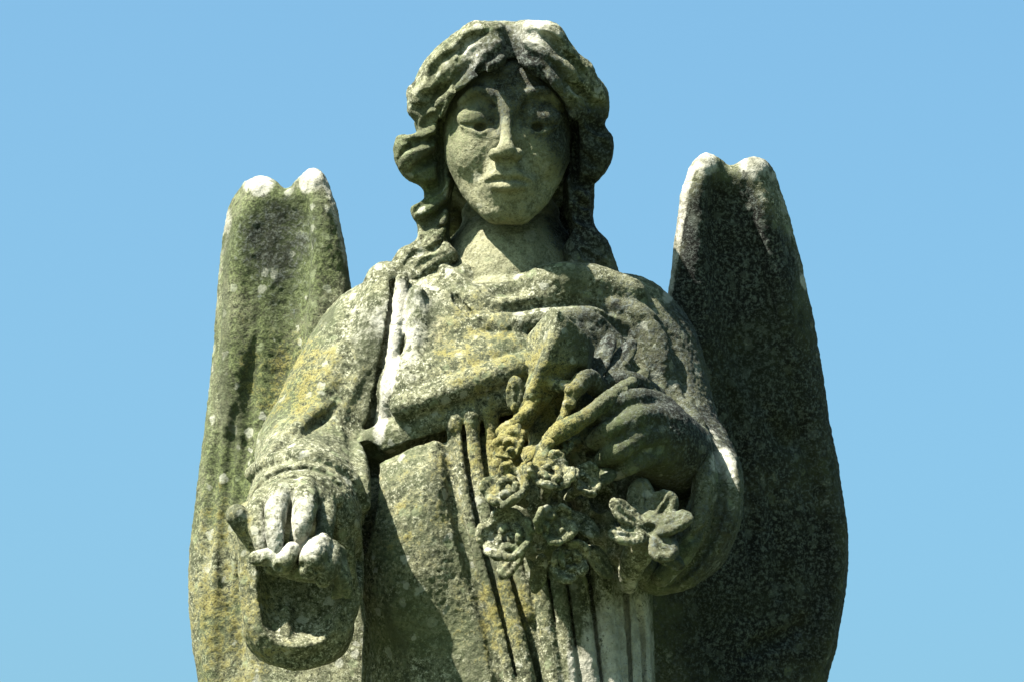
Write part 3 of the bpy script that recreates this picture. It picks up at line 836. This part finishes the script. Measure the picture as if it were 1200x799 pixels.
def lily_bud():                       # the big bent trumpet at the top, a hood with flat sides
    s = block(585, 715, 350, 500)
    def facets(c, planes, k):
        sl, X, Y, Z = s.region(c - 0.075, c + 0.075)
        d = None
        for n, o in planes:
            n = unit(n); e = ((X - c[0]) * n[0] + (Y - c[1]) * n[1] + (Z - c[2]) * n[2] - o).astype(np.float32)
            d = e if d is None else -smin(-d, -e, k)
        s.mix(sl, d, 0.008, False)
    facets(V(654, 412, -0.215), [((-.80, -.60, .12), .029), ((.40, -.9, -.12), .031), ((.95, -.1, -.1), .037), ((.62, -.1, .75), .034), ((-.72, -.1, .68), .038),
                                  ((-.55, -.1, -.8), .034), ((.2, -.3, -.9), .030), ((0, 1, 0), .03), ((-.95, .2, .1), .036)], 0.002)
    s.tube([V(648, 434, -0.215), V(630, 462, -0.212), V(614, 490, -0.20)], [0.024, 0.017, 0.012], 0.010, sp=5)
    s.tube([V(658, 376, -0.232), V(648, 400, -0.250), V(637, 430, -0.244), V(625, 462, -0.228)], [0.005, 0.006, 0.007, 0.008], 0.010, sp=5)
    s.ell(V(676, 446, -0.262), (0.016, 0.02, 0.014), 0.008, carve=True)
    s.tube([V(692, 442, -0.226), V(676, 452, -0.236), V(655, 452, -0.236), V(640, 446, -0.236)], [0.006, 0.007, 0.008, 0.006], 0.006, sp=4)
    return s

def stems():
    out = []
    for pts in ([(738, 452, -0.215, 9), (706, 474, -0.238, 10), (680, 492, -0.252, 9), (656, 506, -0.256, 11), (636, 524, -0.254, 8), (614, 546, -0.248, 5)],
                [(702, 456, -0.212, 8), (688, 444, -0.226, 10), (674, 456, -0.238, 10), (664, 478, -0.238, 7), (656, 502, -0.236, 7)],
                [(630, 460, -0.214, 9), (620, 480, -0.222, 9), (606, 494, -0.226, 8), (590, 504, -0.222, 7)],
                [(655, 505, -0.246, 8), (640, 525, -0.258, 8), (634, 545, -0.260, 10), (638, 562, -0.25, 9)]):
        s = block(570, 760, 425, 585)
        s.tube([V(a, b, c) for a, b, c, r in pts], [r * 0.001 for *_, r in pts], 0.004, sp=6, flat=(unit((.6, -.3, .7)), 1.35))
        xs = [q[0] for q in pts]; ys = [q[1] for q in pts]
        erode(s, min(xs), max(xs), min(ys), max(ys), 7, 0, int(xs[0]), (4, 7), (2, 4))
        out.append(s)
    return out

def leaves():
    out = []
    for L in ([((604, 482, -0.205), (604, 442, -0.222), 13, 6, (-.4, -1, .3), .6)],
              [((606, 500, -0.220), (580, 546, -0.228), 12, 5, (-.6, -1, .2), .6)],
              [((610, 498, -0.232), (584, 516, -0.240), 9, 4, (-.4, -1, .5), .6)],
              [((694, 452, -0.19), (716, 392, -0.165), 12, 5, (-.4, -1, .2), .6)],
              [((712, 446, -0.19), (742, 400, -0.150), 11, 5, (0, -1, .3), .6)],
              [((730, 454, -0.19), (734, 424, -0.200), 9, 6, (-.3, -1, .4), .4)],
              [((744, 456, -0.185), (758, 432, -0.185), 9, 6, (-.3, -1, .4), .4)],
              [((690, 560, -0.215), (722, 556, -0.225), 12, 5, (.1, -1, .5), .6)],
              [((690, 640, -0.205), (716, 676, -0.195), 12, 5, (.3, -1, .2), .6)],
              [((612, 640, -0.215), (586, 676, -0.20), 12, 5, (-.3, -1, .2), .6)],
              [((636, 650, -0.215), (626, 692, -0.195), 10, 5, (0, -1, .1), .6)],
              [((668, 600, -0.225), (700, 628, -0.232), 11, 5, (.3, -1, .3), .6)],
              [((762, 640, -0.20), (800, 664, -0.19), 12, 5, (.3, -1, .2), .6)]):
        s = block(565, 820, 385, 705)
        for p in L:
            petal(s, *p, k=0.002)
        out.append(s)
    return out

def rosette(c, R, n, face, seed, opn=0.55, tall=1.0):
    """a carved blossom: n thick petals round a knob; face: the way it looks; opn: how far the petals lie open"""
    rng = np.random.default_rng(seed)
    px, py, y = c
    s = block(px - R * 1.7, px + R * 1.7, py - R * 1.7, py + R * 1.7, y - R * 0.0017, y + R * 0.0017, 0.0013)
    C = V(*c); nf = unit(face); u = unit(np.cross(nf, [0.3, 0.2, 1])); v = np.cross(nf, u)
    for ring, (k0, sc, up) in enumerate(((0.0, 1.0, opn), (0.5, 0.62, opn * 0.55))):
        for i in range(n):
            an = (i + k0 + rng.uniform(-.16, .16)) * 2 * math.pi / n
            rd = u * math.cos(an) + v * math.sin(an)
            ln = R * 0.001 * sc * rng.uniform(.85, 1.15) * tall
            th = math.asin(min(.98, up + rng.uniform(-.08, .08)))
            ax = rd * math.sin(th) + nf * math.cos(th); nn = nf * math.sin(th) - rd * math.cos(th)
            sd = np.cross(ax, nn)
            p = C + rd * R * 0.00018 + ax * ln * 0.55
            w = ln * rng.uniform(.52, .66); tk = R * 0.00021
            s.ell(p, (ln * .56, w, tk), 0.0012, np.array([ax, sd, nn]))
            s.ell(p + nn * tk * 1.25 + ax * ln * .06, (ln * .46, w * .74, tk * .85), 0.002, np.array([ax, sd, nn]), carve=True)
            tip = p + ax * ln * .5
            s.tube([tip - sd * w * .35, tip + nn * tk * .2 + ax * ln * .07, tip + sd * w * .35], tk * .62, 0.003, sp=3)      # curled lip
    s.ell(C + nf * R * 0.0003, (R * .00024,) * 3, 0.003)
    s.tube([C, C - nf * R * 0.0009], [R * 0.0003, R * 0.00018], 0.004)
    return s

def blossoms():
    out = []
    for a in (((602, 532, -0.236), 22, 4, (-.4, -.8, .5), 3, .62), ((642, 566, -0.262), 27, 4, (.15, -.8, .5), 4, .60),
              ((602, 578, -0.250), 28, 5, (-.45, -.8, .3), 5, .66), ((678, 572, -0.238), 22, 4, (.6, -.7, .4), 6, .60),
              ((604, 634, -0.238), 31, 5, (-.35, -.9, .1), 7, .68), ((650, 616, -0.252), 26, 4, (.1, -.9, -.1), 8, .60),
              ((664, 654, -0.232), 23, 4, (.2, -.9, -.3), 9, .60), ((652, 532, -0.240), 16, 4, (.2, -.8, .6), 12, .6)):
        out.append(rosette(*a))
    # flaring lily at the right
    s = block(690, 830, 540, 715)
    for base, tip, w, th, nr in (((762, 622, -0.225), (810, 604, -0.240), 19, 8, (.1, -.7, .7)), ((758, 616, -0.215), (788, 576, -0.215), 19, 9, (.2, -1, .5)),
                                 ((752, 614, -0.210), (752, 562, -0.205), 17, 9, (0, -1, .5)), ((752, 622, -0.225), (716, 586, -0.240), 15, 7, (.3, -1, .5)),
                                 ((756, 630, -0.232), (714, 626, -0.248), 16, 7, (.2, -.7, .7)), ((764, 632, -0.232), (790, 652, -0.240), 17, 8, (.2, -1, .2))):
        petal(s, base, tip, w, th, nr, .8, 0.0025)
    s.tube([V(760, 622, -0.215), V(748, 648, -0.205), V(738, 668, -0.18), V(737, 686, -0.15)], [0.020, 0.017, 0.013, 0.009], 0.006, sp=4)
    s.ell(V(762, 616, -0.245), (0.010, 0.018, 0.009), 0.003, carve=True)
    out.append(s)
    return out

def bouquet_core():
    s = block(570, 815, 440, 712, -0.27, -0.05, 0.002)
    s.tube([V(640, 500, -0.16), V(632, 560, -0.172), V(630, 620, -0.155), V(640, 645, -0.13)], [0.030, 0.034, 0.030, 0.016], 0.01, sp=4)
    s.tube([V(690, 520, -0.15), V(690, 570, -0.14), V(720, 620, -0.15), V(748, 660, -0.14)], [0.030, 0.026, 0.026, 0.022], 0.01, sp=4)
    s.ell(V(660, 470, -0.16), (0.04, 0.04, 0.04), 0.012)
    for a, b, r in ((610, 520, 12), (675, 625, 12), (690, 650, 10), (700, 630, 9), (668, 520, 10), (650, 690, 10), (712, 668, 14), (600, 600, 14), (720, 650, 9), (688, 610, 8)):
        p = s.hit(a, b)
        if p is not None:
            s.ell(p, np.array([1, .8, .9]) * r * 0.001, 0.004)
    for a, b, r in ((612, 512, 12), (668, 490, 12), (706, 585, 15), (700, 610, 10), (684, 636, 6), (725, 560, 12), (704, 668, 7), (660, 476, 9)):
        p = s.hit(a, b)
        if p is not None:
            s.ell(p, np.array([1, 1.6, 1]) * r * 0.001, 0.004, carve=True)
    erode(s, 585, 790, 470, 700, 18, 24, 5, (4, 9), (5, 9))
    return s

def petals_in_hand():                 # what the outstretched hand lets fall
    s = Stone(*bounds(280, 425, 615, 705, -0.33, -0.17), 0.0012)
    for pts in ([(334, 651, -0.292, 12), (316, 652, -0.296, 11), (300, 654, -0.290, 9)], [(342, 645, -0.302, 10), (334, 657, -0.306, 11), (328, 661, -0.298, 9)],
                [(340, 665, -0.278, 11), (318, 665, -0.278, 9)], [(378, 637, -0.292, 12), (368, 652, -0.310, 15), (362, 667, -0.306, 11)],
                [(388, 643, -0.286, 11), (386, 662, -0.300, 13), (380, 677, -0.296, 10)], [(394, 653, -0.280, 11), (400, 675, -0.286, 11), (408, 695, -0.278, 6)],
                [(346, 647, -0.286, 8), (372, 639, -0.292, 9), (396, 647, -0.282, 9)], [(345, 667, -0.272, 12), (372, 671, -0.274, 10)], [(398, 691, -0.272, 8), (392, 697, -0.268, 5)]):
        s.tube([V(a, b, c) for a, b, c, r in pts], [r * 0.001 for *_, r in pts], 0.003, sp=4)
    for a, b in ((352, 662), (326, 664), (312, 660), (372, 668), (388, 684)):
        p = s.hit(a, b)
        if p is not None:
            s.ell(p, (0.005, 0.007, 0.004), 0.002, carve=True)
    return s

def timed(fn, *a, **kw):
    t = time.time(); r = fn(*a, **kw); print(fn.__name__, round(time.time() - t, 1)); return r

# rain-washed stone plus lit side painted brighter; black crust plus painted shade; yellow lichen
stain('wash_light', (303, 212, 24, .8), (362, 206, 26, .8), (262, 260, 14, .35), (386, 215, 408, 310, 7, .7), (268, 240, 252, 360, 7, .5),
      (825, 188, 24, .8), (885, 192, 26, .8), (806, 205, 782, 350, 8, .75), (910, 210, 945, 330, 9, .6), (945, 330, 955, 390, 8, .5),
      (848, 540, 20, .7), (835, 510, 12, .5), (857, 566, 12, .5),
      (590, 36, 50, .42), (535, 68, 30, .4), (640, 40, 26, .4), (492, 106, 16, .4), (475, 168, 14, .25),
      (704, 690, 716, 860, 10, .45), (722, 676, 728, 860, 9, .5), (740, 686, 744, 860, 10, .5), (756, 700, 760, 860, 8, .5), (684, 700, 700, 860, 9, .42), (662, 700, 684, 860, 8, .36), (644, 720, 664, 860, 7, .3), (660, 655, 18, .4), (735, 770, 62, .42), (690, 790, 40, .25),
      (335, 605, 44, .32), (380, 650, 34, .25), (310, 645, 24, .3), (475, 312, 20, .15), (470, 335, 459, 420, 8, .36), (459, 420, 442, 515, 8, .36), (480, 440, 26, .14), (425, 380, 34, .22), (500, 370, 50, .2),
      (455, 500, 26, .25), (500, 390, 80, .20), (430, 400, 70, .18), (480, 580, 60, .14), (355, 600, 60, .2), (440, 480, 60, .1), (480, 330, 40, .12), (560, 215, 40, .06))  # broad spots here paint the sunlit chest, belly and cheek brighter
stain('grime_shade', (870, 420, 110, .36), (845, 260, 55, .42), (920, 560, 110, .28), (920, 720, 110, .34), (820, 750, 90, .2), (890, 310, 46, .4), (840, 340, 50, .35),
      (328, 275, 50, .3), (300, 300, 40, .1), (335, 350, 40, .16), (690, 170, 50, .52), (690, 260, 50, .55), (600, 92, 70, .44), (640, 285, 40, .14), (650, 190, 34, .07), (700, 375, 60, .10), (850, 300, 70, .14), (562, 152, 24, .12), (635, 150, 26, .12), (598, 222, 20, .10), (510, 190, 30, .22), (515, 250, 30, .25),  # forehead, eyes, right cheek and hair sides painted darker where shade falls
      (775, 520, 60, .15), (725, 390, 80, .20), (805, 630, 60, .15), (690, 470, 40, .16), (480, 720, 70, .12), (350, 700, 40, .14), (760, 610, 50, .14), (700, 400, 40, .10), (745, 470, 50, .05))  # shade painted on right chest, sleeve, bouquet and lower belly
stain('lichen', (265, 650, 90, .45), (255, 780, 90, .5), (590, 720, 60, .6), (550, 400, 60, .6), (560, 520, 60, .5), (615, 520, 60, .5),
      (330, 440, 60, .4), (480, 600, 70, .35), (600, 250, 60, .2), (370, 450, 60, .35), (690, 480, 60, .4), (640, 430, 50, .4))

stain('moss', (325, 290, 70, .75), (320, 420, 70, .4), (300, 550, 70, .3), (500, 180, 50, .35), (505, 260, 40, .45), (540, 110, 60, .3), (590, 285, 40, .15),
      (800, 620, 60, .4), (740, 500, 60, .4), (650, 460, 60, .3), (380, 480, 40, .3), (730, 380, 70, .2), (400, 640, 60, .2), (620, 600, 60, .25))
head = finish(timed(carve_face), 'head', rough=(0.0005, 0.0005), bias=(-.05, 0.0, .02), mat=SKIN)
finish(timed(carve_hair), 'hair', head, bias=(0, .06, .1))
def robe_split(X, Y, P):
    lab = np.zeros(len(X), int)
    lab[(X < 425 - np.clip((Y - 480), -200, 0) * -0.06) & (Y > 395)] = 1
    lab[(X > 772) & (Y > 455) & (Y < 705)] = 2
    return lab
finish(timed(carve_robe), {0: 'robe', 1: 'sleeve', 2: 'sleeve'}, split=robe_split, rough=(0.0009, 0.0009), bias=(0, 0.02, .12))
finish(timed(left_wing), 'wing', rough=(0.0011, 0.0009), bias=(-.1, .09, .08, .30))['label'] = 'mossy green wing with a bleached tip and yellow lichen'
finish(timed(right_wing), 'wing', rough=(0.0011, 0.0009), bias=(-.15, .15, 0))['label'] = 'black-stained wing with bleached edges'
finish(timed(carve_right_hand), 'hand', rough=(0.001, 0.0007), bias=(.05, .02, 0))['label'] = 'pale hand held out over the hanging sleeve'
finish(timed(carve_left_hand), 'hand', rough=(0.0014, 0.0007), bias=(0, .17, .1))['label'] = 'dark hand closed round the flower stems'  # extra dark bias paints in the shade lying on this hand
print('total', round(time.time() - T0, 1))
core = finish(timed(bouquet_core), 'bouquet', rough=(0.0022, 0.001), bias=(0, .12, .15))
for s_ in stems():
    finish(s_, 'stem', core, rough=(0.0022, 0.0011), bias=(0, .06, .3))
for s_ in leaves():
    finish(s_, 'leaf', core, rough=(0.0018, 0.0009), bias=(0, .06, .1))
finish(lily_bud(), 'bud', core, rough=(0.0008, 0.0007), bias=(0, .02, .2))
for s_ in blossoms():
    finish(s_, 'flower', core, rough=(0.0020, 0.0011), bias=(0.02, .04, .2))
finish(petals_in_hand(), 'petal_cluster', rough=(0.0014, 0.0009), bias=(.15, .0, 0))
print('total', round(time.time() - T0, 1))

# ------------------------------------------------------------------ below the picture: skirt of the robe, plinth, lawn
def simple_material(name, c0, c1, scale, bump=0.3):
    m = bpy.data.materials.new(name); m.use_nodes = True
    nt = m.node_tree; bs = nt.nodes['Principled BSDF']
    tc = nt.nodes.new('ShaderNodeTexCoord'); n = nt.nodes.new('ShaderNodeTexNoise'); n.inputs['Scale'].default_value = scale; n.inputs['Detail'].default_value = 6
    r = nt.nodes.new('ShaderNodeValToRGB')
    r.color_ramp.elements[0].position = 0.35; r.color_ramp.elements[0].color = c0 + (1,)
    r.color_ramp.elements[1].position = 0.65; r.color_ramp.elements[1].color = c1 + (1,)
    nt.links.new(tc.outputs['Object'], n.inputs['Vector']); nt.links.new(n.outputs['Fac'], r.inputs['Fac']); nt.links.new(r.outputs['Color'], bs.inputs['Base Color'])
    bp = nt.nodes.new('ShaderNodeBump'); bp.inputs['Strength'].default_value = bump
    nt.links.new(n.outputs['Fac'], bp.inputs['Height']); nt.links.new(bp.outputs[0], bs.inputs['Normal'])
    bs.inputs['Roughness'].default_value = 0.95
    return m

def carve_skirt():
    top = zrow(838); bot = BASE[2]
    s = Stone(np.array([-0.36, -0.26, bot - 0.01]), np.array([0.40, 0.24, top + 0.03]), 0.006)
    sl, X, Y, Z = s.region(s.lo, s.lo + s.h * (s.n - 1))
    t = np.clip((top - Z) / (top - bot), 0, 1)
    a = 0.172 + 0.045 * t; b = 0.124 + 0.05 * t
    ang = np.arctan2(X, -Y)
    fold = (0.009 * np.sin(ang * 9 + 1.2 * np.sin(Z * 5)) + 0.006 * np.sin(ang * 17 + 2 * Z)) * np.clip(t * 6, 0, 1)
    q = (np.abs(X / a) ** 2.4 + np.abs((Y + 0.006) / b) ** 2.4) ** (1 / 2.4)
    d = (q - 1) * np.minimum(a, b) - fold
    s.f = np.maximum(np.maximum(d, Z - top - 0.012), bot - Z).astype(np.float32)
    # lower tips of the wings and the feet
    for sx in (-1, 1):
        s.tube([np.array([sx * 0.26, 0.15, top + 0.02]), np.array([sx * 0.22, 0.15, top - 0.35]), np.array([sx * 0.13, 0.13, top - 0.75])], [0.05, 0.05, 0.03], 0.03, sp=4)
        s.tube([np.array([sx * 0.07, -0.15, bot + 0.03]), np.array([sx * 0.08, -0.215, bot + 0.022])], [0.035, 0.026], 0.015)
    return s

def lathe_square(name, prof, mat):
    """a square plinth from (half width, z) steps"""
    vs, qs = [], []
    for w, z in prof:
        vs += [(-w, -w, z), (w, -w, z), (w, w, z), (-w, w, z)]
    for i in range(len(prof) - 1):
        for k in range(4):
            qs.append((4 * i + k, 4 * i + (k + 1) % 4, 4 * i + 4 + (k + 1) % 4, 4 * i + 4 + k))
    qs.append((3, 2, 1, 0)); n = 4 * (len(prof) - 1); qs.append((n, n + 1, n + 2, n + 3))
    return raw_mesh(name, np.array(vs, float), np.array(qs), mat, None, None, False)

finish(carve_skirt(), 'skirt', rough=(0.002, 0.001), bias=(0, .05, .2))
plinth = lathe_square('pedestal', [(0.62, -0.05), (0.62, 0.28), (0.52, 0.32), (0.52, 0.52), (0.44, 0.58), (0.42, 1.29), (0.44, 1.34), (0.52, 1.44), (0.52, 1.54), (0.44, 1.60), (0.40, 1.64), (0.40, 1.78)],
                      simple_material('plinth_stone', (0.16, 0.16, 0.12), (0.30, 0.29, 0.24), 12))
plinth['label'] = 'square moulded grey stone pedestal under the angel statue'
plinth['category'] = 'pedestal'
gv_ = np.array([(-1500, -1500, 0), (1500, -1500, 0), (1500, 1500, 0), (-1500, 1500, 0)], float)
lawn = raw_mesh('ground', gv_, np.array([(0, 1, 2, 3)]), simple_material('lawn', (0.030, 0.045, 0.015), (0.055, 0.075, 0.028), 3.0), None, None, False)
lawn['kind'] = 'structure'
